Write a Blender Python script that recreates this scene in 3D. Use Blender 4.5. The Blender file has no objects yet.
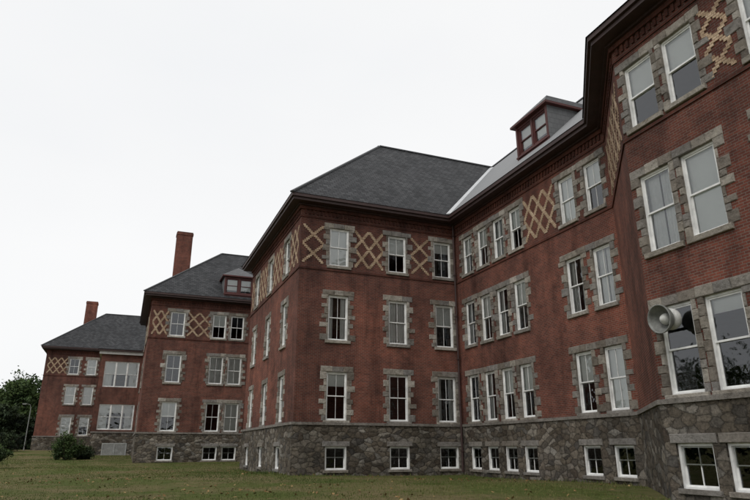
import bpy, math, random
import numpy as np
from mathutils import Vector, Matrix
random.seed(7); rng=np.random.default_rng(7)
C=bpy.context.scene.collection
EYE=1.2

# ------------------------------------------------------------------ materials
def newmat(name):
    m=bpy.data.materials.new(name); m.use_nodes=True
    nt=m.node_tree; b=nt.nodes["Principled BSDF"]
    return m,nt,b
def ramp(nt,src,stops):
    r=nt.nodes.new('ShaderNodeValToRGB'); e=r.color_ramp.elements
    while len(e)<len(stops): e.new(0.5)
    for i,(p,c) in enumerate(stops):
        e[i].position=p; e[i].color=(c[0],c[1],c[2],1)
    nt.links.new(src,r.inputs[0]); return r.outputs[0]
def mix(nt,fac,a,b,mode='MIX'):
    m=nt.nodes.new('ShaderNodeMix'); m.data_type='RGBA'; m.blend_type=mode
    for s,v in ((0,fac),(6,a),(7,b)):
        if hasattr(v,'is_linked'): nt.links.new(v,m.inputs[s])
        else: m.inputs[s].default_value = v if s==0 else (v[0],v[1],v[2],1)
    return m.outputs[2]
def uvmap(nt,scale=(1,1,1)):
    u=nt.nodes.new('ShaderNodeUVMap'); m=nt.nodes.new('ShaderNodeMapping')
    m.inputs['Scale'].default_value=scale
    nt.links.new(u.outputs[0],m.inputs[0]); return m.outputs[0]
def noise(nt,vec,scale,detail=4,rough=.55):
    n=nt.nodes.new('ShaderNodeTexNoise'); n.inputs['Scale'].default_value=scale
    n.inputs['Detail'].default_value=detail; n.inputs['Roughness'].default_value=rough
    if vec is not None: nt.links.new(vec,n.inputs['Vector'])
    return n.outputs['Fac']
def geopos(nt): return nt.nodes.new('ShaderNodeNewGeometry').outputs['Position']
def math1(nt,op,a,b):
    n=nt.nodes.new('ShaderNodeMath'); n.operation=op
    for i,v in ((0,a),(1,b)):
        if hasattr(v,'is_linked'): nt.links.new(v,n.inputs[i])
        else: n.inputs[i].default_value=v
    return n.outputs[0]
def bump(nt,b,h,dist,strength=1.0,prev=None):
    n=nt.nodes.new('ShaderNodeBump'); n.inputs['Distance'].default_value=dist
    n.inputs['Strength'].default_value=strength
    nt.links.new(h,n.inputs['Height'])
    if prev is not None: nt.links.new(prev,n.inputs['Normal'])
    if b is not None: nt.links.new(n.outputs[0],b.inputs['Normal'])
    return n.outputs[0]

def brick_mat(name,c1,c2,mortar,dark=0.6):
    m,nt,b=newmat(name)
    t=nt.nodes.new('ShaderNodeTexBrick')
    t.inputs['Scale'].default_value=1; t.inputs['Brick Width'].default_value=.215
    t.inputs['Row Height'].default_value=.075; t.inputs['Mortar Size'].default_value=.008
    t.inputs['Mortar Smooth'].default_value=.2; t.inputs['Bias'].default_value=0
    t.inputs['Color1'].default_value=(*c1,1); t.inputs['Color2'].default_value=(*c2,1)
    t.inputs['Mortar'].default_value=(*mortar,1)
    nt.links.new(uvmap(nt),t.inputs['Vector'])
    gp=geopos(nt)
    big=noise(nt,gp,.2,6,.62)
    col=mix(nt,1.0,t.outputs['Color'],ramp(nt,big,[(.34,(dark,dark*1.06,dark*1.08)),(.5,(.95,.95,.95)),(.67,(1.32,1.2,1.12))]),'MULTIPLY')
    st=noise(nt,uvmap(nt,(1.1,.13,1)),1.0,6,.7)
    col=mix(nt,1.0,col,ramp(nt,st,[(.36,(.66,.67,.68)),(.5,(1,1,1)),(.66,(1.14,1.12,1.09))]),'MULTIPLY')
    md=noise(nt,gp,1.4,8,.72)
    col=mix(nt,1.0,col,ramp(nt,md,[(.32,(.64,.65,.66)),(.5,(1,1,1)),(.68,(1.3,1.26,1.22))]),'MULTIPLY')
    # darker at the foot, stain and painted-in shade under the eaves, redder chimneys
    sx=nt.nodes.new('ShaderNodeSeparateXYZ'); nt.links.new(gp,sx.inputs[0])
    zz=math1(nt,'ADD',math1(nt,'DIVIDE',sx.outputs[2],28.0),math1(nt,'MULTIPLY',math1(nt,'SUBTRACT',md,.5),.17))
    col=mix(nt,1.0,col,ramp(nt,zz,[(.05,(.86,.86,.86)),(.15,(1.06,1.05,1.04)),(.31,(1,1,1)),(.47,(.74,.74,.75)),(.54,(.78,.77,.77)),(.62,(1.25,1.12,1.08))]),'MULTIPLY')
    nt.links.new(col,b.inputs['Base Color']); b.inputs['Roughness'].default_value=.92
    b.inputs['Specular IOR Level'].default_value=.15
    p=bump(nt,None,math1(nt,'SUBTRACT',1.0,t.outputs['Fac']),.008)
    bump(nt,b,noise(nt,gp,18,3),.01,.6,p)
    return m
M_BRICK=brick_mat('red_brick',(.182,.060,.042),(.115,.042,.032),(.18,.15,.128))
M_DBRICK=brick_mat('dark_red_brick',(.14,.048,.034),(.10,.036,.028),(.10,.075,.062))
def tan_mat():
    m,nt,b=newmat('buff_brick')
    a=nt.nodes.new('ShaderNodeAttribute'); a.attribute_name='tone'
    col=ramp(nt,a.outputs['Fac'],[(0,(.40,.285,.19)),(.5,(.52,.385,.265)),(1,(.60,.47,.335))])
    t=nt.nodes.new('ShaderNodeTexBrick')
    t.inputs['Scale'].default_value=1; t.inputs['Brick Width'].default_value=.12
    t.inputs['Row Height'].default_value=.075; t.inputs['Mortar Size'].default_value=.007
    t.inputs['Color1'].default_value=(1,1,1,1); t.inputs['Color2'].default_value=(.76,.74,.70,1);t.inputs['Mortar'].default_value=(.45,.40,.35,1)
    nt.links.new(uvmap(nt),t.inputs['Vector'])
    col=mix(nt,1,col,t.outputs['Color'],'MULTIPLY')
    col=mix(nt,1,col,ramp(nt,noise(nt,geopos(nt),1.3,5,.7),[(.3,(.62,.6,.57)),(.6,(1.08,1.08,1.08))]),'MULTIPLY')
    nt.links.new(col,b.inputs['Base Color']); b.inputs['Roughness'].default_value=.85
    return m
M_TAN=tan_mat()
def stone_mat():
    m,nt,b=newmat('rock_faced_granite')
    a=nt.nodes.new('ShaderNodeAttribute'); a.attribute_name='tone'
    gp=geopos(nt)
    col=ramp(nt,a.outputs['Fac'],[(0,(.13,.112,.094)),(.3,(.24,.212,.178)),(.55,(.22,.208,.195)),(.8,(.33,.30,.257)),(1,(.42,.39,.345))])
    col=mix(nt,1,col,ramp(nt,noise(nt,gp,5,8,.8),[(.3,(.42,.40,.37)),(.5,(1,1,1)),(.7,(1.35,1.33,1.3))]),'MULTIPLY')
    col=mix(nt,1,col,ramp(nt,noise(nt,gp,.8,4,.6),[(.35,(.72,.70,.67)),(.6,(1.05,1.05,1.05))]),'MULTIPLY')
    nt.links.new(col,b.inputs['Base Color']); b.inputs['Roughness'].default_value=.92
    bump(nt,b,noise(nt,gp,6,7,.72),.10,1.0)
    return m
M_STONE=stone_mat()
def rubble_mat():
    m,nt,b=newmat('rubble_stone')
    uv=uvmap(nt,(2.7,4.3,1))
    dn=nt.nodes.new('ShaderNodeTexNoise'); dn.inputs['Scale'].default_value=1.5; dn.inputs['Detail'].default_value=6; dn.inputs['Roughness'].default_value=.6
    nt.links.new(uv,dn.inputs['Vector'])
    vm=nt.nodes.new('ShaderNodeVectorMath'); vm.operation='MULTIPLY_ADD'
    nt.links.new(dn.outputs['Color'],vm.inputs[0]); vm.inputs[1].default_value=(.75,.6,0); nt.links.new(uv,vm.inputs[2])
    def vor(feat):
        v=nt.nodes.new('ShaderNodeTexVoronoi'); v.voronoi_dimensions='2D'; v.feature=feat; v.inputs['Scale'].default_value=1
        v.inputs['Randomness'].default_value=.95; nt.links.new(vm.outputs[0],v.inputs['Vector']); return v
    v=vor('F1'); v2=vor('DISTANCE_TO_EDGE'); e=v2.outputs['Distance']
    sx=nt.nodes.new('ShaderNodeSeparateColor'); nt.links.new(v.outputs['Color'],sx.inputs[0])
    col=ramp(nt,sx.outputs[0],[(0,(.055,.050,.044)),(.3,(.115,.103,.088)),(.6,(.18,.162,.138)),(.85,(.25,.23,.20)),(1,(.40,.38,.345))])
    col=mix(nt,.35,col,ramp(nt,sx.outputs[1],[(0,(.12,.117,.12)),(.6,(.25,.20,.145)),(1,(.14,.10,.072))]))
    gp=geopos(nt)
    col=mix(nt,1,col,ramp(nt,noise(nt,gp,8,9,.8),[(.32,(.38,.38,.38)),(.5,(1,1,1)),(.68,(1.5,1.5,1.47))]),'MULTIPLY')
    mk=ramp(nt,e,[(.015,(.65,.65,.65)),(.06,(0,0,0))])
    col=mix(nt,mk,col,(.065,.058,.05))
    col=mix(nt,1,col,ramp(nt,noise(nt,gp,.4,5,.65),[(.34,(.58,.57,.54)),(.6,(1.08,1.07,1.05))]),'MULTIPLY')
    nt.links.new(col,b.inputs['Base Color']); b.inputs['Roughness'].default_value=.95
    b.inputs['Specular IOR Level'].default_value=.2
    hh=ramp(nt,e,[(.0,(0,0,0)),(.12,(.75,.75,.75)),(.35,(1,1,1))])
    p=bump(nt,None,hh,.045)
    bump(nt,b,noise(nt,gp,6,9,.76),.13,1.0,p)
    return m
M_RUB=rubble_mat()
def slate_mat():
    m,nt,b=newmat('roof_slate')
    t=nt.nodes.new('ShaderNodeTexBrick')
    t.inputs['Scale'].default_value=1; t.inputs['Brick Width'].default_value=.34
    t.inputs['Row Height'].default_value=.25; t.inputs['Mortar Size'].default_value=.016
    t.inputs['Color1'].default_value=(.022,.023,.025,1); t.inputs['Color2'].default_value=(.055,.056,.059,1)
    t.inputs['Mortar'].default_value=(.008,.008,.009,1)
    nt.links.new(uvmap(nt),t.inputs['Vector'])
    col=mix(nt,1,t.outputs['Color'],ramp(nt,noise(nt,uvmap(nt,(.8,.3,1)),1,6,.65),[(.3,(.65,.65,.65)),(.5,(1,1,1)),(.75,(1.4,1.38,1.35))]),'MULTIPLY')
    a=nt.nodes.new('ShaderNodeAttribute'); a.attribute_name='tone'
    col=mix(nt,ramp(nt,a.outputs['Fac'],[(.5,(0,0,0)),(1,(.7,.7,.7))]),col,(.34,.345,.35))  # high tone mixes in pale grey; paints wet sheen on the wing slope
    nt.links.new(col,b.inputs['Base Color']); b.inputs['Roughness'].default_value=.75
    b.inputs['Specular IOR Level'].default_value=.3
    uv=nt.nodes.new('ShaderNodeUVMap'); s=nt.nodes.new('ShaderNodeSeparateXYZ'); nt.links.new(uv.outputs[0],s.inputs[0])
    f=math1(nt,'FRACT',math1(nt,'DIVIDE',s.outputs[1],.25),0.0)
    p=bump(nt,None,math1(nt,'SUBTRACT',1.0,f),.02,.8)
    bump(nt,b,math1(nt,'SUBTRACT',1.0,t.outputs['Fac']),.015,.8,p)
    return m
M_SLATE=slate_mat()
def plain(name,c,rough=.6,var=.25,scale=3,metal=0,spec=.5):
    m,nt,b=newmat(name)
    n=noise(nt,geopos(nt),scale,5,.65)
    lo=1-var; hi=1+var*.5
    col=mix(nt,1,c,ramp(nt,n,[(.3,(lo,lo,lo)),(.7,(hi,hi,hi))]),'MULTIPLY')
    nt.links.new(col,b.inputs['Base Color']); b.inputs['Roughness'].default_value=rough
    b.inputs['Metallic'].default_value=metal; b.inputs['Specular IOR Level'].default_value=spec
    return m
M_WHITE=plain('white_window_paint',(.80,.80,.78),.55,.25,2.5)
M_TRIM=plain('dark_maroon_paint',(.048,.024,.021),.6,.3,2)
M_WOOD=plain('maroon_dormer_paint',(.085,.021,.018),.6,.35,3)
M_BLIND=plain('window_shade_cloth',(.86,.86,.83),.9,.06,1)
M_CURT=plain('pale_curtain',(.82,.82,.80),.9,.12,1.5)
M_FLASH=plain('lead_flashing',(.55,.56,.57),.5,.2,2)
M_CAP=plain('ridge_cap_metal',(.035,.036,.038),.6,.2,2)
M_POLE=plain('galvanised_metal',(.24,.25,.24),.6,.2,4)
M_HORN=plain('weathered_grey_enamel',(.20,.205,.19),.5,.5,5)
M_HORNIN=plain('pale_enamel',(.55,.55,.52),.45,.4,6)
M_LAT=plain('weathered_lattice_wood',(.40,.41,.40),.8,.3,2)
M_PALE=plain('pale_cornice_paint',(.50,.49,.47),.7,.3,2)
M_BARK=plain('bark',(.06,.045,.035),.95,.4,3)
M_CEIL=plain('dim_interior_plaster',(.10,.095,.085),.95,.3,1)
def glass_mat():
    m,nt,b=newmat('window_glass'); nt.nodes.remove(b)
    out=[n for n in nt.nodes if n.type=='OUTPUT_MATERIAL'][0]
    fr=nt.nodes.new('ShaderNodeFresnel'); fr.inputs['IOR'].default_value=1.9
    tr=nt.nodes.new('ShaderNodeBsdfTransparent'); tr.inputs[0].default_value=(.95,.97,.96,1)
    gl=nt.nodes.new('ShaderNodeBsdfGlossy'); gl.inputs['Roughness'].default_value=.012; gl.inputs[0].default_value=(.95,.97,1,1)
    mx=nt.nodes.new('ShaderNodeMixShader')
    bn=bump(nt,None,noise(nt,geopos(nt),2.6,2,.4),.02,.7)
    nt.links.new(bn,gl.inputs['Normal'])
    nt.links.new(fr.outputs[0],mx.inputs[0]); nt.links.new(tr.outputs[0],mx.inputs[1]); nt.links.new(gl.outputs[0],mx.inputs[2])
    nt.links.new(mx.outputs[0],out.inputs[0]); return m
M_GLASS=glass_mat()
def leaf_mat(name,a,bc,c):
    m,nt,b=newmat(name)
    at=nt.nodes.new('ShaderNodeAttribute'); at.attribute_name='tone'
    nt.links.new(ramp(nt,at.outputs['Fac'],[(0,a),(.5,bc),(1,c)]),b.inputs['Base Color'])
    b.inputs['Roughness'].default_value=.7; b.inputs['Specular IOR Level'].default_value=.2
    return m
M_LEAF=leaf_mat('green_leaves',(.022,.036,.014),(.045,.075,.024),(.085,.125,.04))
M_LEAFD=leaf_mat('dark_leaves',(.012,.02,.012),(.025,.04,.018),(.045,.065,.026))
M_BLADE=leaf_mat('grass_blades',(.052,.080,.018),(.092,.112,.028),(.20,.165,.075))
M_FALLEN=leaf_mat('fallen_leaves',(.10,.055,.022),(.19,.115,.045),(.30,.21,.09))
def grass_mat():
    m,nt,b=newmat('lawn_ground'); gp=geopos(nt)
    fine=noise(nt,gp,3,9,.8)
    col=ramp(nt,fine,[(.3,(.042,.056,.014)),(.5,(.080,.100,.026)),(.72,(.13,.138,.045))])
    patch=ramp(nt,noise(nt,gp,.2,7,.7),[(.43,(0,0,0)),(.57,(.85,.85,.85))])
    col=mix(nt,patch,col,ramp(nt,fine,[(.3,(.10,.080,.040)),(.7,(.22,.175,.09))]))
    nt.links.new(col,b.inputs['Base Color']); b.inputs['Roughness'].default_value=1; b.inputs['Specular IOR Level'].default_value=.1
    bump(nt,b,noise(nt,gp,5,8,.75),.08,1)
    return m
M_GRASS=grass_mat()

# ------------------------------------------------------------------ mesh builder
class MB:
    def __init__(s): s.v=[];s.f=[];s.uv=[];s.t=[]
    def poly(s,pts,uvs,tone=.5):
        i=len(s.v); s.v+= [tuple(p) for p in pts]; s.f.append(tuple(range(i,i+len(pts)))); s.uv+=list(uvs); s.t.append(tone)
    def box(s,P,s0,s1,d0,d1,z0,z1,tone=.5,back=False,u0=0):
        q=lambda a,b,c:P(a,b,c)
        s.poly([q(s0,d1,z0),q(s1,d1,z0),q(s1,d1,z1),q(s0,d1,z1)],[(u0+s0,z0),(u0+s1,z0),(u0+s1,z1),(u0+s0,z1)],tone)
        s.poly([q(s1,d1,z0),q(s1,d0,z0),q(s1,d0,z1),q(s1,d1,z1)],[(d1,z0),(d0,z0),(d0,z1),(d1,z1)],tone)
        s.poly([q(s0,d0,z0),q(s0,d1,z0),q(s0,d1,z1),q(s0,d0,z1)],[(d0,z0),(d1,z0),(d1,z1),(d0,z1)],tone)
        s.poly([q(s0,d1,z1),q(s1,d1,z1),q(s1,d0,z1),q(s0,d0,z1)],[(u0+s0,d1),(u0+s1,d1),(u0+s1,d0),(u0+s0,d0)],tone)
        s.poly([q(s0,d0,z0),q(s1,d0,z0),q(s1,d1,z0),q(s0,d1,z0)],[(u0+s0,d0),(u0+s1,d0),(u0+s1,d1),(u0+s0,d1)],tone)
        if back: s.poly([q(s1,d0,z0),q(s0,d0,z0),q(s0,d0,z1),q(s1,d0,z1)],[(s1,z0),(s0,z0),(s0,z1),(s1,z1)],tone)
    def rock(s,P,s0,s1,d0,d1,z0,z1,tone,b=.012):
        w=s1-s0;h=z1-z0
        r=lambda k:(random.random()-.5)*k
        o=[(s0,z0),(s1,z0),(s1,z1),(s0,z1)]
        i=[(s0+b+abs(r(.03)),z0+b+abs(r(.02))),(s1-b-abs(r(.03)),z0+b+abs(r(.02))),(s1-b-abs(r(.03)),z1-b-abs(r(.02))),(s0+b+abs(r(.03)),z1-b-abs(r(.02)))]
        m=d1-.02
        O=[P(a,m,c) for a,c in o]; I=[P(a,d1+r(.02),c) for a,c in i]
        s.poly(I,i,tone)
        for k in range(4):
            j=(k+1)%4
            s.poly([O[k],O[j],I[j],I[k]],[o[k],o[j],i[j],i[k]],tone)
            B0=P(o[k][0],d0,o[k][1]);B1=P(o[j][0],d0,o[j][1])
            s.poly([B0,B1,O[j],O[k]],[(o[k][0],0),(o[j][0],0),(o[j][0],.1),(o[k][0],.1)],tone)
    def mesh(s,name,mat):
        me=bpy.data.meshes.new(name); me.from_pydata(s.v,[],s.f)
        ul=me.uv_layers.new(name='UVMap'); ul.data.foreach_set('uv',np.array(s.uv,dtype=np.float32).ravel())
        a=me.attributes.new('tone','FLOAT','FACE'); a.data.foreach_set('value',np.array(s.t,dtype=np.float32))
        me.materials.append(mat); me.update(); return me
def obj(name,me,parent=None,loc=None,rot=0,inherit=False):
    o=bpy.data.objects.new(name,me); C.objects.link(o)
    if parent is not None:
        o.parent=parent
        if not inherit: o.matrix_parent_inverse=Matrix.Translation(-Vector(parent.location))
    if loc is not None: o.location=loc
    o.rotation_euler=(0,0,rot)
    return o
def root(name,loc,label,cat,group=None):
    e=bpy.data.objects.new(name,None); e.empty_display_size=.5; e.location=loc; C.objects.link(e)
    e['label']=label; e['category']=cat
    if group: e['group']=group
    return e
def frame(p0,p1,off=0):
    L=math.hypot(p1[0]-p0[0],p1[1]-p0[1]); t=((p1[0]-p0[0])/L,(p1[1]-p0[1])/L); n=(t[1],-t[0])
    def P(s,d,z): return (p0[0]+t[0]*s+n[0]*(d+off),p0[1]+t[1]*s+n[1]*(d+off),z)
    return P,L,math.atan2(t[1],t[0])
PL=lambda s,d,z:(s,-d,z)
def offset(ch,d):
    n=len(ch);out=[]
    for i in range(n):
        a=Vector(ch[i-1]);b=Vector(ch[i]);c=Vector(ch[(i+1)%n])
        t1=(b-a).normalized();t2=(c-b).normalized()
        n1=Vector((t1.y,-t1.x));n2=Vector((t2.y,-t2.x))
        m=(n1+n2)/(1+n1.dot(n2)); out.append((b.x+m.x*d,b.y+m.y*d))
    return out
def ring(mb,ch,dA,dB,z0,z1,tone=.5):
    A=offset(ch,dA);B=offset(ch,dB);n=len(ch);u=0
    for i in range(n):
        j=(i+1)%n
        L=math.hypot(ch[j][0]-ch[i][0],ch[j][1]-ch[i][1])
        a0=A[i];a1=A[j];b0=B[i];b1=B[j]
        mb.poly([(*b0,z0),(*b1,z0),(*b1,z1),(*b0,z1)],[(u,z0),(u+L,z0),(u+L,z1),(u,z1)],tone)
        mb.poly([(*b0,z1),(*b1,z1),(*a1,z1),(*a0,z1)],[(u,0),(u+L,0),(u+L,dB-dA),(u,dB-dA)],tone)
        mb.poly([(*a0,z0),(*a1,z0),(*b1,z0),(*b0,z0)],[(u,0),(u+L,0),(u+L,dB-dA),(u,dB-dA)],tone)
        u+=L
def wall(mb,P,L,z0,z1,ops,u0=0,rev=.24):
    S=sorted({0,L,*[o[0]-o[2]/2 for o in ops],*[o[0]+o[2]/2 for o in ops]})
    Z=sorted({z0,z1,*[o[1] for o in ops],*[o[1]+o[3] for o in ops]})
    for a,b in zip(S,S[1:]):
        for c,d in zip(Z,Z[1:]):
            ms=(a+b)/2;mz=(c+d)/2
            if any(abs(ms-o[0])<o[2]/2 and o[1]<mz<o[1]+o[3] for o in ops): continue
            mb.poly([P(a,0,c),P(b,0,c),P(b,0,d),P(a,0,d)],[(u0+a,c),(u0+b,c),(u0+b,d),(u0+a,d)])
    for o in ops:
        a=o[0]-o[2]/2;b=o[0]+o[2]/2;c=o[1];d=o[1]+o[3];r=-rev
        mb.poly([P(a,0,c),P(a,r,c),P(a,r,d),P(a,0,d)],[(0,c),(rev,c),(rev,d),(0,d)])
        mb.poly([P(b,r,c),P(b,0,c),P(b,0,d),P(b,r,d)],[(0,c),(rev,c),(rev,d),(0,d)])
        mb.poly([P(a,0,c),P(b,0,c),P(b,r,c),P(a,r,c)],[(a,0),(b,0),(b,rev),(a,rev)])
        mb.poly([P(a,r,d),P(b,r,d),P(b,0,d),P(a,0,d)],[(a,0),(b,0),(b,rev),(a,rev)])
def roofface(mb,pts,tone=.5):
    p=[Vector(q) for q in pts]; nrm=(p[1]-p[0]).cross(p[2]-p[0]).normalized()
    if nrm.z<0: p.reverse(); nrm=-nrm
    h=Vector((0,0,1)).cross(nrm); h=h.normalized() if h.length>1e-4 else Vector((1,0,0)); v=nrm.cross(h)
    mb.poly([tuple(q) for q in p],[(q.dot(h),q.dot(v)) for q in p],tone)
def beam(mb,p,q,w,h):
    p=Vector(p);q=Vector(q);t=(q-p).normalized();s=t.cross(Vector((0,0,1))).normalized();u=s.cross(t)
    c=[(-w/2,-h/2),(w/2,-h/2),(w/2,h/2),(-w/2,h/2)]
    A=[p+s*a+u*b for a,b in c];B=[q+s*a+u*b for a,b in c]
    for k in range(4):
        j=(k+1)%4; mb.poly([A[k],A[j],B[j],B[k]],[(0,0),(1,0),(1,1),(0,1)])
    mb.poly(A[::-1],[(0,0)]*4); mb.poly(B,[(0,0)]*4)

# ------------------------------------------------------------------ windows
cache={}
def win_frame(w,h,style,mat=None):
    k=('f',w,h,style,mat.name if mat else '')
    if k in cache: return cache[k]
    mb=MB(); c=.075; X=w/2
    fr=(-.21,-.07)
    def bx(a,b,z0,z1,d0,d1): mb.box(PL,a,b,d0,d1,z0,z1,.5,True)
    bx(-X,-X+c,0,h,*fr);bx(X-c,X,0,h,*fr);bx(-X+c,X-c,h-c,h,*fr);bx(-X+c,X-c,0,.06,fr[0],-.05)
    cells=[(-X+c,X-c)]
    if style=='triple':
        iw=(w-2*c-.2)/3; cells=[(-X+c+i*(iw+.1),-X+c+i*(iw+.1)+iw) for i in range(3)]
        for i in (0,1): bx(cells[i][1],cells[i+1][0],.06,h-c,-.21,-.075)
    for a,b in cells:
        st=.045; mid=h*.5
        if style=='base':
            bx(a,a+st,.06,h-c,-.18,-.14);bx(b-st,b,.06,h-c,-.18,-.14);bx(a+st,b-st,.06,.06+st,-.18,-.14);bx(a+st,b-st,h-c-st,h-c,-.18,-.14)
            bx(-.013+(a+b)/2,.013+(a+b)/2,.06+st,h-c-st,-.175,-.145)
            bx(a+st,b-st,h*.52,h*.52+.03,-.172,-.142)
            continue
        for (z0,z1,d0,d1) in ((mid-.02,h-c,-.14,-.10),(.06,mid+.03,-.185,-.145)):
            bx(a,a+st,z0,z1,d0,d1);bx(b-st,b,z0,z1,d0,d1);bx(a+st,b-st,z0,z0+.05,d0,d1);bx(a+st,b-st,z1-.05,z1,d0,d1)
            n={'two':1,'six':2}.get(style,0)
            for i in range(n):
                x=a+(b-a)*(i+1)/(n+1); bx(x-.010,x+.010,z0+.05,z1-.05,d0+.006,d1-.006)
    cache[k]=mb.mesh('window',mat or M_WHITE); return cache[k]
def win_pane(w,h,style):
    k=('g',w,h,style)
    if k in cache: return cache[k]
    mb=MB(); X=w/2-.09
    for (z0,z1,d) in ((h*.5,h-.09,-.12),(.08,h*.5,-.165)):
        mb.poly([PL(-X,d,z0),PL(X,d,z0),PL(X,d,z1),PL(-X,d,z1)],[(-X,z0),(X,z0),(X,z1),(-X,z1)])
    cache[k]=mb.mesh('window_pane',M_GLASS); return cache[k]
def folds(mb,x0,x1,z0,z1,n,amp,seed):
    r=random.Random(seed); xs=[x0+(x1-x0)*i/n for i in range(n+1)]
    ds=[-.26+amp*math.sin(i*1.9+seed)+r.uniform(-amp,amp)*.6 for i in range(n+1)]
    for i in range(n): mb.poly([PL(xs[i],ds[i],z0),PL(xs[i+1],ds[i+1],z0),PL(xs[i+1],ds[i+1],z1),PL(xs[i],ds[i],z1)],[(0,0)]*4)
def win_blind(w,h,kind):
    k=('b',w,h,kind)
    if k in cache: return cache[k]
    mb=MB(); X=w/2-.04
    if kind=='curtain':
        folds(mb,-X,-X*.42,.05,h-.05,9,.022,1);folds(mb,X*.36,X,.05,h-.05,9,.022,2)
        me=mb.mesh('curtain',M_CURT)
    elif kind=='sheer':
        folds(mb,-X,-.03,.05,h-.05,16,.014,3);folds(mb,.0,X,.05,h-.05,16,.014,5)
        me=mb.mesh('curtain',M_CURT)
    else:
        z0=h*(1-float(kind))
        mb.box(PL,-X,X,-.212,-.205,max(z0,.06),h-.03,.5,True)
        if kind in('0.5','0.35'):
            folds(mb,-X,-X*.5,.05,h-.05,7,.018,4);folds(mb,X*.5,X,.05,h-.05,7,.018,6)
        me=mb.mesh('window_shade',M_BLIND)
    cache[k]=me; return me
def surround(w,h,gl,gr,style,var):
    gl=round(gl,2);gr=round(gr,2)
    k=('s',w,h,gl,gr,style,var)
    if k in cache: return cache[k]
    mb=MB(); X=w/2-.012
    if style=='base':
        L=min(.16,gl);R=min(.16,gr)
        mb.rock(PL,-X-L,X+R,-.2,.04,h-.012,h+.22,random.uniform(.3,.7))
        mb.rock(PL,-X-L*.6,X+R*.6,-.2,.07,-.12,.012,random.uniform(.3,.7))
    else:
        lo=.37;sh=.17
        z=0;i=var
        while z<h-.02:
            bh=min(random.uniform(.20,.38),h-z)
            if h-z-bh<.15: bh=h-z
            for sgn,g in ((-1,gl),(1,gr)):
                wd=min((lo if i%2==0 else sh)+random.uniform(-.09,.09),g)
                a,b=(-X-wd,-X) if sgn<0 else (X,X+wd)
                mb.rock(PL,a,b,-.2,.020+random.uniform(0,.02),z+.004,z+bh-.004,random.random())
            z+=bh;i+=1
        L=min(.33,gl);R=min(.33,gr)
        cuts=[-X-L,-X-L+ (w+L+R)*random.uniform(.3,.4),-X-L+(w+L+R)*random.uniform(.62,.72),X+R]
        for a,b in zip(cuts,cuts[1:]): mb.rock(PL,a+.003,b-.003,-.2,.03+random.uniform(0,.015),h-.012,h+.27+random.uniform(-.02,.02),random.uniform(.2,.95))
        L=min(.14,gl);R=min(.14,gr)
        mb.rock(PL,-X-L,X+R,-.2,.09,-.15,.012,random.uniform(.6,1),.01)
    cache[k]=mb.mesh('stone_surround',M_STONE); return cache[k]
def place_window(bld,P,th,s,z,w,h,style,blind,gl,gr,stone=True):
    o=obj('window',win_frame(w,h,style),bld,P(s,0,z),th)
    obj('window_pane',win_pane(w,h,style),o,inherit=True)
    if blind:
        obj('curtain' if blind in('curtain','sheer') else 'window_shade',win_blind(w,h,blind),o,inherit=True)
    if stone: obj('stone_surround',surround(w,h,gl,gr,'base' if style=='base' else 'main',random.randint(0,5)),o,inherit=True)
    return o

def ornament(mb,P,s0,s1,z0,z1,unit=.84):
    """interlaced diamonds laid in stepped buff headers: diagonals bounce between the panel edges"""
    w=s1-s0; n=max(1,round(w/unit)); T=w/n; H=z1-z0
    m=2; slope=H/(m*T)
    if w<.9: m=3; slope=H/(m*T)
    rows=int(round(H/.085)); rh=H/rows; bw=.15+rh/slope*.55
    for r in range(rows):
        z=z0+r*rh; dz=(z+rh/2-z0)/slope
        iv=[]
        for k in range(-30,31):
            for sg in (-1,1):
                x=s0+k*T+sg*dz
                a=max(s0,x-bw/2);b=min(s1,x+bw/2)
                if b-a>.03: iv.append([a,b])
        iv.sort(); mg=[]
        for a,b in iv:
            if mg and a<=mg[-1][1]+.004: mg[-1][1]=max(b,mg[-1][1])
            else: mg.append([a,b])
        for a,b in mg:
            mb.box(P,a,b,.0,.020+random.uniform(0,.006),z+.004,z+rh-.004,random.random())

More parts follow.
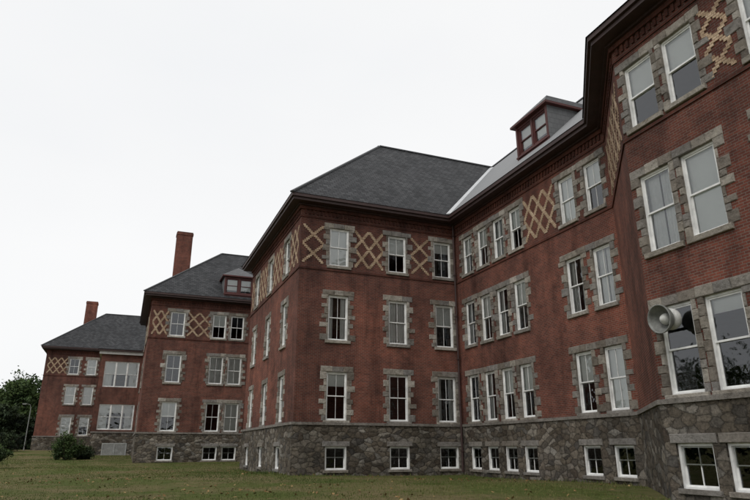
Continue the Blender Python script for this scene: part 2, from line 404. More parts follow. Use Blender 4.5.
def dormer(bld,P,s0,s1,df,z0,z1,slope,nwin,rz,ov=.22):
    mb=MB(); w=s1-s0
    ww=(w-.22-.12*(nwin-1)-.1)/nwin
    ops=[(.16+ww/2+i*(ww+.12),z0+.28,ww,z1-z0-.42) for i in range(nwin)]
    Pf=lambda s,d,z:P(s0+s,df+d,z)
    wall(mb,Pf,w,z0-.25,z1,ops,rev=.12)
    for s in (0,w-.12): mb.box(Pf,s,s+.12,.001,.04,z0,z1)
    mb.box(Pf,-.05,w+.05,.0,.08,z0+.1,z0+.18)
    back=df-(z1-z0)/slope-.4
    mb.box(P,s0-ov,s1+ov,back-.2,df+ov,z1,z1+.11,back=True)
    me=mb.mesh('dormer',M_WOOD); D=obj('dormer',me,bld)
    for s in (s0,s1):
        ck=MB()
        pts=[P(s,df,z0-.25),P(s,df,z1),P(s,back,z1),P(s,back,z0-.25)]
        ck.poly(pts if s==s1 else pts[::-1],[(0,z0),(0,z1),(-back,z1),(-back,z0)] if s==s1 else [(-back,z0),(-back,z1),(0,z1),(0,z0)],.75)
        obj('dormer_cheek',ck.mesh('dormer_cheek',M_SLATE),D)
    rf=MB(); e=z1+.115; mid=(s0+s1)/2; run=w/2+ov; rb=df-(rz-z0)/slope-.3
    A=P(s0-ov,df+ov,e);B=P(s1+ov,df+ov,e);R1=P(mid,df+ov-run*.9,rz);R2=P(mid,rb,rz)
    lb=df-(e-z0)/slope-.3
    Cc=P(s0-ov,lb,e);Dd=P(s1+ov,lb,e)
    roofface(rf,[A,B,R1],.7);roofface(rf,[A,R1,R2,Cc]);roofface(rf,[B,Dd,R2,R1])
    obj('dormer_roof',rf.mesh('dormer_roof',M_SLATE),D)
    th=math.atan2(P(1,0,0)[1]-P(0,0,0)[1],P(1,0,0)[0]-P(0,0,0)[0])
    for o in ops:
        obj('window_frame',win_frame(round(o[2],2),round(o[3],2),'one',M_WOOD),D,Pf(o[0],.02,o[1]),th)
        obj('window_pane',win_pane(round(o[2],2),round(o[3],2),'one'),D,Pf(o[0],.02,o[1]),th)
        obj('window_shade',win_blind(round(o[2],2),round(o[3],2),'0.8'),D,Pf(o[0],.02,o[1]),th)
    return D
def chimney(bld,x,y,wx,wy,z0,z1,pots=2):
    mb=MB(); P=lambda s,d,z:(x+s,y-d,z)
    mb.box(P,-wx/2,wx/2,-wy/2,wy/2,z0,z1-.35)
    mb.box(P,-wx/2-.05,wx/2+.05,-wy/2-.05,wy/2+.05,z1-.35,z1-.12)
    mb.box(P,-wx/2,wx/2,-wy/2,wy/2,z1-.12,z1)
    return obj('chimney',mb.mesh('chimney',M_BRICK),bld)

FL={1:(2.57,2.4),2:(6.56,2.4),3:(10.56,2.15)}
def building(rootloc,name,label,chain,cols,dz=0,orn=(),floors=(0,1,2,3),stone_top=2.4,eave=13.8,style=None,blinds=None,seed=1):
    random.seed(seed)
    B=root(name,rootloc,label,'building')
    wl=MB();bs=MB();co=MB();cr=MB();wt=MB();tn=MB()
    u=0;n=len(chain)
    chb=offset(chain,.07)
    zs=stone_top+dz; ze=eave+dz
    for i in range(n):
        j=(i+1)%n
        P,L,th=frame(chain[i],chain[j]); Pb,Lb,_=frame(chb[i],chb[j])
        P2,_,_=frame(chain[i],chain[j],.07)
        sh=((chain[i][0]-chb[i][0])*math.cos(th)+(chain[i][1]-chb[i][1])*math.sin(th))
        cc=cols.get(i,[])
        ops=[];bops=[]
        for ci,c in enumerate(cc):
            s,w=c[0],c[1]; fl=c[2] if len(c)>2 else floors
            for f in fl:
                if f==0:
                    bops.append((s+sh,.25+dz,w,1.12)); z,h=.25+dz,1.12
                else:
                    z,h=FL[f]; z+=dz; ops.append((s,z,w,h))
                same=sorted(k[0] for k in cc if f in (k[2] if len(k)>2 else floors))
                q=same.index(s)
                gl=(s-same[q-1]-w)/2-.004 if q>0 else 9
                gr=(same[q+1]-s-w)/2-.004 if q<len(same)-1 else 9
                gl=min(gl,s-w/2-.02);gr=min(gr,L-s-w/2-.02)
                stl='base' if f==0 else (style(i,f,ci) if style else 'two')
                bl=blinds(i,f,ci) if blinds else None
                place_window(B,P2 if f==0 else P,th,s,z,w,h,stl,bl if f else None,min(gl,1)+.012,min(gr,1)+.012)
        wall(wl,P,L,zs,ze+.1,ops,u)
        wall(bs,Pb,Lb,-1.2,zs,bops,u-sh)
        k=.18
        while k<L-.2:
            cr.box(P,k,k+.11,.0,.05,ze-.46,ze-.22,.5,False,u); k+=.225
        for (oi,a,b) in orn:
            if oi==i: ornament(tn,P,a,b,10.60+dz,12.74+dz)
        u+=L
    ring(cr,chain,0,.10,ze-.22,ze-.02); ring(cr,chain,0,.04,ze-.66,ze-.58); ring(cr,chain,0,.045,10.26+dz,10.36+dz)
    ring(wt,chain,0,.13,zs-.04,zs+.09,.45)
    ring(co,chain,-.05,.62,ze+.05,ze+.24); ring(co,chain,.54,.72,ze+.20,ze+.38); ring(co,chain,0,.2,ze-.04,ze+.05)
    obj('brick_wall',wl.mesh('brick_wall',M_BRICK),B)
    obj('stone_base',bs.mesh('stone_base',M_RUB),B)
    obj('brick_frieze',cr.mesh('brick_frieze',M_DBRICK),B)
    obj('water_table',wt.mesh('water_table',M_STONE),B)
    obj('eave_cornice',co.mesh('eave_cornice',M_TRIM),B)
    if orn: obj('diamond_brickwork',tn.mesh('diamond_brickwork',M_TAN),B)
    inner=offset(chain,-.26)
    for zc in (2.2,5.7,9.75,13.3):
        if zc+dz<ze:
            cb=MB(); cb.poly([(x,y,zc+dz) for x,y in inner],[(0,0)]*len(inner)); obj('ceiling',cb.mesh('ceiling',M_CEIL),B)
    return B
def hiproof(B,x0,x1,y0,y1,z0,z1):
    ym=(y0+y1)/2; r=(y1-y0)/2*.96; A=(x0,y0,z0);Bb=(x1,y0,z0);Cc=(x1,y1,z0);D=(x0,y1,z0);R=(x0+r,ym,z1);S=(x1-r,ym,z1)
    mb=MB()
    for f in ([A,Bb,S,R],[Bb,Cc,S],[Cc,D,R,S],[D,A,R]): roofface(mb,f)
    o=obj('roof',mb.mesh('roof',M_SLATE),B)
    cp=MB()
    for p,q in ((A,R),(D,R),(R,S),(Bb,S)): beam(cp,p,q,.22,.09)
    obj('ridge_cap',cp.mesh('ridge_cap',M_CAP),o,inherit=True) ; return o

# ------------------------------------------------------------------ main building
YB0,YB1,YB2,YB3=17.15,12.88,7.2,3.8
CH=[(7.6,43.4),(7.6,29.8),(16.9,29.8),(16.9,YB0),(13.5,YB1),(13.5,YB2),(16.9,YB3),(16.9,-15),(31.9,-15),(31.9,43.4)]
wing=[29.8-y for y in (28.40,26.80,25.25,23.72)]
cols={0:[(43.4-41.2,1.05),(43.4-37.0,1.05),(43.4-32.7,1.05)],
      1:[(9.78-7.6,1.12),(13.2-7.6,1.12),(16.05-7.6,1.12)],
      2:[(w,1.0) for w in wing]+[(29.8-19.78,1.02),(29.8-18.10,1.02)],
      4:[(YB1-12.0,1.12),(YB1-10.52,1.12),(YB1-8.05,1.12)],
      5:[(2.3,1.1)],
      6:[(3,1.1),(7,1.1)]}
orn=[(0,.35,1.3),(0,3.1,5.5),(0,7.3,9.8),(0,11.6,13.3),
     (1,.12,1.29),(1,3.06,4.74),(1,6.44,7.57),
     (2,6.90,9.20),(3,.35,5.05),(4,YB1-9.72,YB1-8.90),]
sp={(1,3,0):'1.0',(1,3,1):'0.52',(1,3,2):'0.3',(1,2,0):'curtain',(1,2,1):'sheer',(1,2,2):'0.52',(1,1,0):'0.3',(1,1,1):None,(1,1,2):'curtain',
    (4,3,0):'0.52',(4,3,1):'0.48',(4,3,2):'0.52',(4,2,0):'sheer',(4,2,1):'1.0',(4,1,0):None,(4,1,1):'0.2',
    (2,1,4):'0.52',(2,1,5):'1.0',(2,2,4):'curtain',(2,2,5):'sheer',(2,3,4):'1.0',(2,3,5):'0.52'}
def bl_main(i,f,c):
    if (i,f,c) in sp: return sp[(i,f,c)]
    return random.choice([None,'curtain','0.35','0.52','sheer','0.5'])
def st_main(i,f,c):
    if i in (4,5): return 'one'
    return 'two'
B1=building((12,36,0),'brick_building','long red brick institution with slate hip roof, stone base, diamond brickwork',CH,cols,0,orn,style=st_main,blinds=bl_main,seed=3)
ZE=14.18; ZR=22.1
mb=MB()
a=(6.85,29.05,ZE);b=(16.15,29.05,ZE);c=(24.4,36.6,ZR);d=(14.9,36.6,ZR);e=(6.85,44.15,ZE);f=(32.65,44.15,ZE)
s1=(16.15,-15.75,ZE);s2=(32.65,-15.75,ZE);sr=(24.4,-7.5,ZR)
for fc in ([a,b,c,d],[e,a,d],[e,d,c,f],[f,c,sr,s2],[s1,s2,sr]): roofface(mb,fc)
roofface(mb,[b,s1,sr,c],1.0)  # west wing slope: sheen painted in as a paler tone
ob=offset(CH,.77)
pb=[ob[3],ob[4],ob[5],ob[6]]; ap=(20.6,10.2,20.2)
for p,q in zip(pb,pb[1:]): roofface(mb,[(*p,ZE),(*q,ZE),ap])
roofface(mb,[(*pb[0],ZE),ap,(24,16,19.5)])
RF=obj('roof',mb.mesh('roof',M_SLATE),B1)
cp=MB()
for p,q in ((a,d),(e,d),(d,c),(c,sr)): beam(cp,p,q,.24,.09)
obj('ridge_cap',cp.mesh('ridge_cap',M_CAP),RF,inherit=True)
fl=MB(); vb=Vector(b);vc=Vector(c)
beam(fl,vb+Vector((.0,.0,.07)),vb.lerp(vc,.98)+Vector((0,0,.07)),.34,.05)
obj('valley_flashing',fl.mesh('valley_flashing',M_FLASH),RF,inherit=True)
for k in (RF.children): k.matrix_parent_inverse=Matrix.Identity(4)
P,L,th=frame(CH[2],CH[3])
D1=dormer(B1,P,29.8-23.8,29.8-21.2,-.6,15.45,17.35,.963,2,18.9)
D1['label']='maroon dormer with paired sash windows and slate cheeks'
def downspout(B,x,y,z0,z1):
    mb=MB(); n=10;r=.055
    for i in range(n):
        a0=2*math.pi*i/n;a1=2*math.pi*(i+1)/n
        q=[(x+r*math.cos(t),y+r*math.sin(t)) for t in (a0,a1)]
        mb.poly([(*q[0],z0),(*q[1],z0),(*q[1],z1),(*q[0],z1)],[(0,0)]*4)
    z=z0+1
    while z<z1:
        P=lambda s,d,zz:(x+s,y-d,zz); mb.box(P,-.08,.08,-.08,.08,z,z+.05,.5,True); z+=2.4
    obj('downspout',mb.mesh('downspout',M_TRIM),B)
downspout(B1,16.72,29.6,.1,13.9)

# ------------------------------------------------------------------ middle building
CH2=[(1.1,68.9),(1.1,55.5),(26,55.5),(26,68.9)]
B2=building((10,62,0.3),'brick_building','red brick block with tall chimney, small dormer and dark hip roof',CH2,
  {0:[(3,1.1),(8,1.1)],1:[(2.3,1.25),(5.9,1.2),(7.5,1.2),(11,1.1),(14.5,1.1)]},0.1,
  [(1,.2,1.5),(1,3.15,5.1),(0,4.2,6.8),(0,9.4,12.6)],blinds=lambda i,f,c:random.choice([None,'0.52','1.0','0.35','sheer']),seed=11)
R2=hiproof(B2,.35,26.75,54.75,69.65,14.28,20.7)
for k in R2.children: k.matrix_parent_inverse=Matrix.Identity(4)
chimney(B2,3.75,64.2,1.6,1.2,15,23.1)
P,L,th=frame(CH2[1],CH2[2])
dormer(B2,P,6.0,8.7,.45,14.55,16.35,.85,2,17.6)
CH2b=[(18,55.2),(18,43.7),(25,43.7),(25,55.2)]
B2b=building((21,49,0),'brick_building','plain red brick connecting block between two larger buildings',CH2b,{0:[(3,1.1),(6,1.1),(9,1.1)]},0,[],eave=11.0,floors=(0,1),seed=5)
mb=MB(); zz=11.39
for fc in ([(17.2,56,zz),(17.2,43,zz),(21.5,43,zz+3.5),(21.5,56,zz+3.5)],[(25.8,56,zz),(25.8,43,zz),(21.5,43,zz+3.5),(21.5,56,zz+3.5)]): roofface(mb,fc)
obj('roof',mb.mesh('roof',M_SLATE),B2b)

# ------------------------------------------------------------------ sunroom link
random.seed(21)
CH3=[(-2.95,92.9),(-2.95,70.5),(1.3,70.5),(1.3,69.6),(8,69.6),(8,92.9)]
B3=root('brick_building',(2,80,.5),'low flat-roofed brick sunroom block with wide white triple windows','building')
wl=MB();bs=MB();tr=MB();wt=MB();pc=MB();u=0
for i in range(len(CH3)):
    j=(i+1)%len(CH3);P,L,th=frame(CH3[i],CH3[j]);ops=[]
    if i==1:
        for z,h in ((3.15,2.55),(7.45,2.65)):
            ops.append((2.12,z,3.4,h)); place_window(B3,P,th,2.12,z,3.4,h,'triple','0.5' if z>5 else '0.35',1,1,stone=False)
        P_s=P
    wall(wl,P,L,2.9,11.2,ops,u); wall(bs,P,L,-1,2.9,[],u); u+=L
ring(wt,CH3,0,.1,2.84,2.98)
ring(tr,CH3,-.02,.38,11.12,11.32)
ring(pc,CH3,0,.25,10.82,11.12)
obj('brick_wall',wl.mesh('brick_wall',M_BRICK),B3);obj('stone_base',bs.mesh('stone_base',M_RUB),B3)
obj('water_table',wt.mesh('water_table',M_STONE),B3);obj('eave_cornice',tr.mesh('eave_cornice',M_TRIM),B3)
obj('pale_frieze',pc.mesh('pale_frieze',M_PALE),B3)
mb=MB(); o3=offset(CH3,.45)
roofface(mb,[(o3[0][0],o3[0][1],11.34),(o3[1][0],o3[1][1],11.34),(3,74.5,11.8),(3,92.9,11.8)])
roofface(mb,[(o3[1][0],o3[1][1],11.34),(8.4,o3[1][1],11.34),(3,74.5,11.8)])
roofface(mb,[(8.4,o3[1][1],11.34),(8.4,93,11.34),(3,92.9,11.8),(3,74.5,11.8)])
obj('roof',mb.mesh('roof',M_SLATE),B3)
lt=MB(); x0,x1,z0,z1=1.15,3.5,.15,1.85
lt.box(P_s,x0,x1,.0,.06,z1-.1,z1);lt.box(P_s,x0,x0+.1,.0,.06,z0,z1-.1);lt.box(P_s,x1-.1,x1,.0,.06,z0,z1-.1);lt.box(P_s,(x0+x1)/2-.05,(x0+x1)/2+.05,.0,.06,z0,z1-.1)
def lat(x0,x1,z0,z1,sg,d):
    k=-3.0
    while k<3:
        pts=[]
        for x in np.linspace(x0,x1,60):
            z=z0+sg*(x-x0)+k+(0 if sg>0 else 1)
            if z0<=z<=z1: pts.append((x,z))
        if len(pts)>1:
            (xa,za),(xb,zb)=pts[0],pts[-1]
            lt.poly([P_s(xa,d,za-.03),P_s(xb,d,zb-.03),P_s(xb,d,zb+.03),P_s(xa,d,za+.03)],[(0,0)]*4)
        k+=.14
for m0,m1 in ((x0+.1,(x0+x1)/2-.05),((x0+x1)/2+.05,x1-.1)):
    lat(m0,m1,z0,z1-.1,1,.02);lat(m0,m1,z0,z1-.1,-1,.03)
obj('lattice_door',lt.mesh('lattice_door',M_LAT),B3)

# ------------------------------------------------------------------ far building
CH4=[(-10.8,107),(-10.8,93.6),(8,93.6),(8,107)]
B4=building((-2,100,1.2),'brick_building','distant red brick block with hip roof, chimney and diamond brickwork',CH4,
  {1:[(3.6,1.25),(5.8,1.2)],0:[(3,1.1),(9,1.1)]},0.45,[(1,.3,2.7),(1,7,9)],floors=(1,2,3),blinds=lambda i,f,c:random.choice([None,'0.52','1.0']),seed=15)
R4=hiproof(B4,-11.55,8.75,92.85,107.75,14.63,21.0)
for k in R4.children: k.matrix_parent_inverse=Matrix.Identity(4)
chimney(B4,-6.6,101.5,1.6,1.2,16,22.9)

# ------------------------------------------------------------------ loudspeaker on bay wall
cen=(13.06,11.93,4.5)
S=root('outdoor_loudspeaker',cen,'large grey horn loudspeaker with pale rounded housing on brick bay wall','loudspeaker')
def lathe(name,prof,mat,parent,cen,axis,n=36):
    ax=Vector(axis).normalized();s=ax.cross(Vector((0,0,1))).normalized();u=s.cross(ax);mb=MB()
    for (r0,a0),(r1,a1) in zip(prof,prof[1:]):
        for i in range(n):
            t0=2*math.pi*i/n;t1=2*math.pi*(i+1)/n
            q=lambda r,a,t:Vector(cen)+ax*a+s*r*math.cos(t)+u*r*math.sin(t)
            mb.poly([q(r0,a0,t0),q(r0,a0,t1),q(r1,a1,t1),q(r1,a1,t0)],[(0,0)]*4)
    me=mb.mesh(name,mat)
    import bmesh
    bm=bmesh.new();bm.from_mesh(me);bmesh.ops.remove_doubles(bm,verts=bm.verts,dist=.0008)
    bmesh.ops.recalc_face_normals(bm,faces=bm.faces)
    for fc in bm.faces: fc.smooth=True
    bm.to_mesh(me);bm.free()
    return obj(name,me,parent)
ax=(-.97,.02,-.07)
lathe('horn',[(.12,-.16),(.17,-.14),(.22,-.08),(.28,0),(.335,.08),(.37,.16),(.385,.22),(.385,.25),(.36,.25),(.345,.17),(.30,.08),(.23,-.01),(.15,-.08),(0,-.11)],M_HORN,S,cen,ax)
lathe('housing',[(0,-.36),(.12,-.355),(.21,-.33),(.27,-.27),(.29,-.20),(.275,-.13),(.21,-.09),(.12,-.085)],M_HORNIN,S,cen,ax)
lathe('inner_horn',[(0,.17),(.05,.16),(.10,.12),(.14,.06),(.16,.0),(.13,-.04)],M_HORNIN,S,cen,ax)
mb=MB(); beam(mb,(13.36,11.95,4.32),(13.47,12.72,4.32),.07,.07); beam(mb,(13.46,12.72,4.07),(13.46,12.72,4.77),.14,.05); beam(mb,(13.36,11.95,4.12),(13.36,11.95,4.52),.05,.05)
obj('bracket',mb.mesh('bracket',M_HORN),S)

# ------------------------------------------------------------------ ground
def gz(x,y):
    t=np.clip((y-38)/60,0,1); t=t*t*(3-2*t)
    n=np.clip((18-y)/18,0,1)
    return t*1.15 - n*.35 + .05*np.sin(x*.35+y*.2)+.04*np.sin(x*.13-y*.41+1)
xs=np.concatenate([[-900,-600,-400,-280,-200,-150],np.arange(-120,90.1,3.0),[120,160,220,320,500,900]])
ys=np.concatenate([[-700,-400,-250,-160,-100,-70],np.arange(-50,160.1,3.0),[190,240,320,450,700,1200]])
V=[(float(x),float(y),float(gz(x,y))) for y in ys for x in xs]; nx=len(xs)
F=[(j*nx+i,j*nx+i+1,(j+1)*nx+i+1,(j+1)*nx+i) for j in range(len(ys)-1) for i in range(nx-1)]
me=bpy.data.meshes.new('ground');me.from_pydata(V,[],F);me.materials.append(M_GRASS)
for p in me.polygons:p.use_smooth=True
g=obj('ground',me);g['kind']='structure';g['label']='patchy mown lawn rising gently away from the buildings';g['category']='ground'

def quads(name,Q,tone,mat,parent=None,tri=False):
    k=3 if tri else 4
    n=len(Q);me=bpy.data.meshes.new(name)
    me.vertices.add(n*k);me.vertices.foreach_set('co',Q.reshape(-1).astype(np.float32))
    me.loops.add(n*k);me.loops.foreach_set('vertex_index',np.arange(n*k,dtype=np.int32))
    me.polygons.add(n);me.polygons.foreach_set('loop_start',np.arange(0,n*k,k,dtype=np.int32))
    me.update(calc_edges=True)
    a=me.attributes.new('tone','FLOAT','FACE');a.data.foreach_set('value',tone.astype(np.float32))
    me.materials.append(mat); me.validate(); return obj(name,me,parent)
def inside(x,y):
    r=np.zeros(len(x),bool)
    for (a,b,c,d) in ((7.5,32,29.7,43.5),(16.8,32,-15,30),(13.4,17,7,13),(14,17,4,16),(1,26,55.4,69),(-3,8,69.5,94),(-10.9,8,93.5,107)):
        r|=(x>a)&(x<b)&(y>c)&(y<d)
    return r
n=260000
yy=9+ (rng.random(n)**1.4)*66; xx=-30+rng.random(n)*47
pat=.38+.40*np.sin(xx*.27+2.1*np.sin(yy*.21+xx*.11))*np.cos(yy*.33+1.3*np.sin(xx*.23))+.22*np.sin(xx*.9+1.5*np.sin(yy*.7))+.22*np.clip((32-yy)/12,0,1)
clump=np.sin(xx*1.3+np.sin(yy*.9)*2)*np.cos(yy*1.1+xx*.3)
keep=(~inside(xx,yy))&(rng.random(n)<.66+.25*clump-.5*(pat-.4))
xx=xx[keep];yy=yy[keep];pat=pat[keep];n=len(xx);zz=gz(xx,yy)
near=np.zeros(n)
for (px,c0,c1) in ((16.9,17,29.8),(13.5,8.8,13.1),(7.6,29.8,43.4)):
    near=np.maximum(near,((np.abs(xx-px+.35)<.4)&(yy>c0)&(yy<c1))*1.0)
near=np.maximum(near,((np.abs(yy-29.4)<.4)&(xx>7.3)&(xx<17))*1.0)
h=(.025+.045*rng.random(n)**2)*(1+2.4*near*rng.random(n)); an=rng.random(n)*6.28; w=.007+.008*rng.random(n)+ (yy/60)*.014
dx=np.cos(an)*w;dy=np.sin(an)*w;lx=(rng.random(n)-.5)*h;ly=(rng.random(n)-.5)*h
Q=np.stack([np.stack([xx-dx,yy-dy,zz-.02],1),np.stack([xx+dx,yy+dy,zz-.02],1),np.stack([xx+lx,yy+ly,zz+h],1)],1)
g=quads('grass',Q,np.clip(.12+.62*pat+.10*rng.standard_normal(n),0,1),M_BLADE,tri=True);g['kind']='stuff';g['label']='short uneven lawn grass with weeds along the walls';g['category']='grass'
n=5200
yy=12+(rng.random(n)**1.2)*34; xx=-22+rng.random(n)*38
cl=np.sin(xx*.5+yy*.3)+np.sin(yy*.7-xx*.2)
keep=(~inside(xx,yy))&(rng.random(n)<.35+.3*cl); xx=xx[keep];yy=yy[keep];n=len(xx);zz=gz(xx,yy)+.02+.03*rng.random(n)
c0=np.stack([xx,yy,zz],1); a=rng.standard_normal((n,3))*np.array([1,1,.45]);a/=np.linalg.norm(a,axis=1)[:,None]
b=np.cross(a,np.array([0,0,1.0])+.3*rng.standard_normal((n,3)));b/=np.linalg.norm(b,axis=1)[:,None]; s=(.03+.04*rng.random(n))[:,None]
g=quads('fallen_leaves',np.stack([c0-a*s,c0-b*s*.7,c0+a*s,c0+b*s*.7],1),rng.random(n),M_FALLEN);g['kind']='stuff';g['label']='scattered dry brown leaves lying on the lawn';g['category']='leaves'

# ------------------------------------------------------------------ vegetation
def leaves(cen,rad,nc,nl,size,cl,hollow=.35,flat=.15):
    d=rng.standard_normal((nc,3));d/=np.linalg.norm(d,axis=1)[:,None]
    r=(hollow+(1-hollow)*rng.random(nc)**.6)[:,None]
    lob=1+.22*np.sin(3*np.arctan2(d[:,1],d[:,0])+rng.random()*6)[:,None]*(1-abs(d[:,2:3]))+.15*rng.standard_normal((nc,1))
    c=d*r*lob*np.array(rad)+np.array(cen)
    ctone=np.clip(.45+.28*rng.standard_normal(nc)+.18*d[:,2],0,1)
    cr=cl*(.6+.8*rng.random(nc))
    ci=np.repeat(np.arange(nc),nl);n=nc*nl
    p=c[ci]+rng.standard_normal((n,3))*cr[ci][:,None]*np.array([.55,.55,.38])
    a=rng.standard_normal((n,3));a/=np.linalg.norm(a,axis=1)[:,None]
    b=np.cross(a,rng.standard_normal((n,3)));b/=np.linalg.norm(b,axis=1)[:,None]
    s=size*(.5+rng.random(n))[:,None]
    Q=np.stack([p-a*s,p-b*s*.55,p+a*s,p+b*s*.55],1)
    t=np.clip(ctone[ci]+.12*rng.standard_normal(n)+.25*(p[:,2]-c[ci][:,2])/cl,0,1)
    return Q,t
def tube(mb,pts,rad,n=8):
    for k in range(len(pts)-1):
        p=Vector(pts[k]);q=Vector(pts[k+1]);t=(q-p).normalized();s=t.orthogonal().normalized();u=t.cross(s)
        for i in range(n):
            a0=2*math.pi*i/n;a1=2*math.pi*(i+1)/n
            f=lambda c,r,a:c+s*r*math.cos(a)+u*r*math.sin(a)
            mb.poly([f(p,rad[k],a0),f(p,rad[k],a1),f(q,rad[k+1],a1),f(q,rad[k+1],a0)],[(0,0)]*4)
def tree(x,y,H,rx,mat,label,nc=230,group='trees at the edge of the lawn',ls=None,nl=60,cl=.075):
    z=float(gz(x,y)); T=root('tree',(x,y,z),label,'tree',group)
    mb=MB(); r=H*.022
    pts=[(x,y,z-.2),(x+.1,y,z+H*.25),(x-.15,y+.1,z+H*.5),(x,y,z+H*.85)]
    tube(mb,pts,[r*1.3,r,r*.7,r*.15])
    for i in range(9):
        zb=z+H*(.22+.07*i); a=i*2.4; l=rx*(.9-.06*i)
        tube(mb,[(x,y,zb),(x+math.cos(a)*l*.5,y+math.sin(a)*l*.5,zb+H*.09),(x+math.cos(a)*l,y+math.sin(a)*l,zb+H*.13)],[r*.5,r*.3,r*.08],6)
    obj('trunk',mb.mesh('trunk',M_BARK),T)
    Q,t=leaves((x,y,z+H*.6),(rx,rx,H*.40),nc,nl,ls or (.17+H*.006),H*cl)
    obj_=quads('crown',Q,t,mat,T)
    return T
tree(-16.6,124,12.4,3.9,M_LEAF,'broad leafy green tree standing behind the far brick block')
tree(-20.5,128,10.8,3.6,M_LEAF,'leafy green tree beside the far brick block')
tree(-17.0,104,6.0,2.6,M_LEAFD,'small dark tree at the lawn edge',150)
tree(-14.2,107,5.2,2.2,M_LEAFD,'small dark tree at the lawn edge',130)
tree(-26,112,10,3.8,M_LEAFD,'dark leafy tree at the lawn edge')
# trees across the lawn, seen mirrored in the bay windows
for (x,y,H,rx) in ((-52,62,13.0,4.2),(-60,72,15,4.6),(-66,88,16,5),(-56,52,11,3.6),(-70,66,14,4.5)):
    tree(x,y,H,rx,M_LEAF,'spreading leafy tree across the lawn from the buildings',260,ls=.12,nl=70,cl=.055)
def shrub(x,y,w,h,mat,label,nc=120):
    z=float(gz(x,y)); T=root('shrub',(x,y,z),label,'shrub','shrubs on the lawn')
    mb=MB()
    for i in range(7):
        a=i*.9; tube(mb,[(x,y,z-.05),(x+math.cos(a)*w*.2,y+math.sin(a)*w*.2,z+h*.4),(x+math.cos(a)*w*.35,y+math.sin(a)*w*.35,z+h*.75)],[.05,.03,.01],5)
    obj('stem',mb.mesh('stem',M_BARK),T)
    Q,t=leaves((x,y,z+h*.46),(w*.46,w*.46,h*.46),nc,70,.075,.28,.1)
    Q[:,:,2]=np.maximum(Q[:,:,2],z+.01)
    quads('foliage',Q,t,mat,T)
shrub(-4.4,61.5,2.5,2.1,M_LEAF,'rounded green shrub on the lawn before the far block')
shrub(-3.0,63.0,1.3,1.2,M_LEAFD,'small dark shrub beside a larger one')
shrub(-7.7,46,2.4,1.7,M_LEAF,'rounded shrub on open lawn')
shrub(-12.5,84,4.5,2.3,M_LEAFD,'broad dark shrub near a lamp post')
shrub(-16.5,88,4.5,2.6,M_LEAFD,'broad dark shrub at the lawn edge')
nw=30000; an=rng.random(nw)*2*math.pi; rad=135+rng.random(nw)*18
hh=9+3*np.sin(an*9)+2*np.sin(an*23+1)+1.5*np.sin(an*57)
px=rad*np.cos(an);py=35+rad*np.sin(an); zt=rng.random(nw)**.75
pz=gz(px,py)+zt*hh*(.8+.25*rng.random(nw))
a=rng.standard_normal((nw,3));a/=np.linalg.norm(a,axis=1)[:,None];b=np.cross(a,rng.standard_normal((nw,3)));b/=np.linalg.norm(b,axis=1)[:,None]
s=(.6+.8*rng.random(nw))[:,None];p=np.stack([px,py,pz],1)
Q=np.stack([p-a*s,p-b*s*.7,p+a*s,p+b*s*.7],1)
k=240; A=np.linspace(0,2*math.pi,k+1); hb=(9+3*np.sin(A*9)+2*np.sin(A*23+1))*.8
bx=150*np.cos(A);by=35+150*np.sin(A);bz=gz(bx,by)
Qb=np.stack([np.stack([bx[:-1],by[:-1],bz[:-1]-1],1),np.stack([bx[1:],by[1:],bz[1:]-1],1),np.stack([bx[1:],by[1:],bz[1:]+hb[1:]],1),np.stack([bx[:-1],by[:-1],bz[:-1]+hb[:-1]],1)],1)
g=quads('distant_wood',np.concatenate([Q,Qb]),np.concatenate([np.clip(.35+.25*rng.standard_normal(nw)+.2*(zt-.5),0,1),np.zeros(k)+.05]),M_LEAFD)
g['kind']='stuff';g['label']='dark belt of woodland closing the grounds';g['category']='woods'

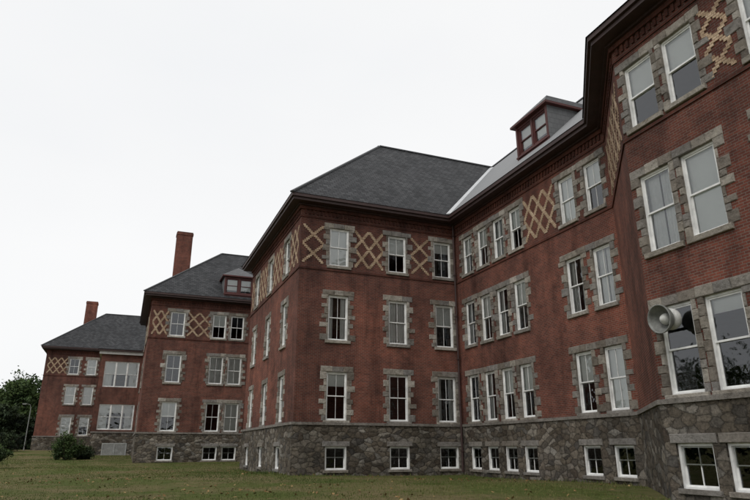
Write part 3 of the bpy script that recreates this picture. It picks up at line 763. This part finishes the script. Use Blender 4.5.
lz=float(gz(-10.9,88));S=root('street_lamp',(-10.9,88,lz),'thin grey lamp post with a short curved arm','street lamp')
mb=MB();tube(mb,[(-10.9,88,lz),(-10.9,88,lz+.6),(-10.9,88,lz+5.0),(-11.0,87.9,lz+5.35),(-11.4,87.7,lz+5.45)],[.08,.06,.045,.035,.03],10)
obj('pole',mb.mesh('pole',M_POLE),S)
mb=MB();P=lambda s,d,z:(-11.6+s,87.6-d,lz+5.4+z)
mb.box(P,-.25,.25,-.10,.10,0,.09,back=True);mb.box(P,-.2,.17,-.08,.08,-.06,0,back=True)
obj('lamp_head',mb.mesh('lamp_head',M_POLE),S)

for o in bpy.data.objects:
    if o.parent and o.parent.name.startswith('dormer') and o.parent.parent:
        o.matrix_parent_inverse=Matrix.Identity(4)

# ------------------------------------------------------------------ world, sun, camera
w=bpy.data.worlds.new('World');bpy.context.scene.world=w;w.use_nodes=True;nt=w.node_tree
bg=nt.nodes['Background'];sky=nt.nodes.new('ShaderNodeTexSky');sky.sky_type='NISHITA';sky.sun_disc=False
sdir=Vector((-.75,-.62,1.05)).normalized()
sky.sun_elevation=math.asin(sdir.z);sky.sun_rotation=math.atan2(sdir.x,sdir.y)
tc=nt.nodes.new('ShaderNodeTexCoord');mp=nt.nodes.new('ShaderNodeMapping');mp.inputs['Scale'].default_value=(1,1,2.2)
nt.links.new(tc.outputs['Generated'],mp.inputs[0])
cl=ramp(nt,noise(nt,mp.outputs[0],1.3,4,.45),[(.3,(.91,.925,.945)),(.5,(.96,.965,.97)),(.7,(1,1,1))])
sc=nt.nodes.new('ShaderNodeVectorMath');sc.operation='SCALE';sc.inputs['Scale'].default_value=10.0;nt.links.new(cl,sc.inputs[0])
m=mix(nt,.95,sky.outputs[0],sc.outputs[0])
nt.links.new(m,bg.inputs[0]);bg.inputs[1].default_value=.1
sd=bpy.data.lights.new('sun','SUN');sd.energy=1.1;sd.angle=math.radians(25);sd.color=(1,.97,.93)
so=bpy.data.objects.new('sun',sd);C.objects.link(so);so.rotation_euler=(-sdir).to_track_quat('-Z','Y').to_euler()
cd=bpy.data.cameras.new('camera');cd.lens=36*608/750;cd.sensor_width=36;cd.clip_end=3000
co=bpy.data.objects.new('camera',cd);C.objects.link(co);co.location=(0,0,EYE)
psi=math.radians(21.7);pi_=math.radians(18.2)
fw=Vector((math.sin(psi)*math.cos(pi_),math.cos(psi)*math.cos(pi_),math.sin(pi_)))
co.rotation_euler=fw.to_track_quat('-Z','Y').to_euler()
bpy.context.scene.camera=co
vs=bpy.context.scene.view_settings;vs.view_transform='Standard';vs.look='None';vs.exposure=0
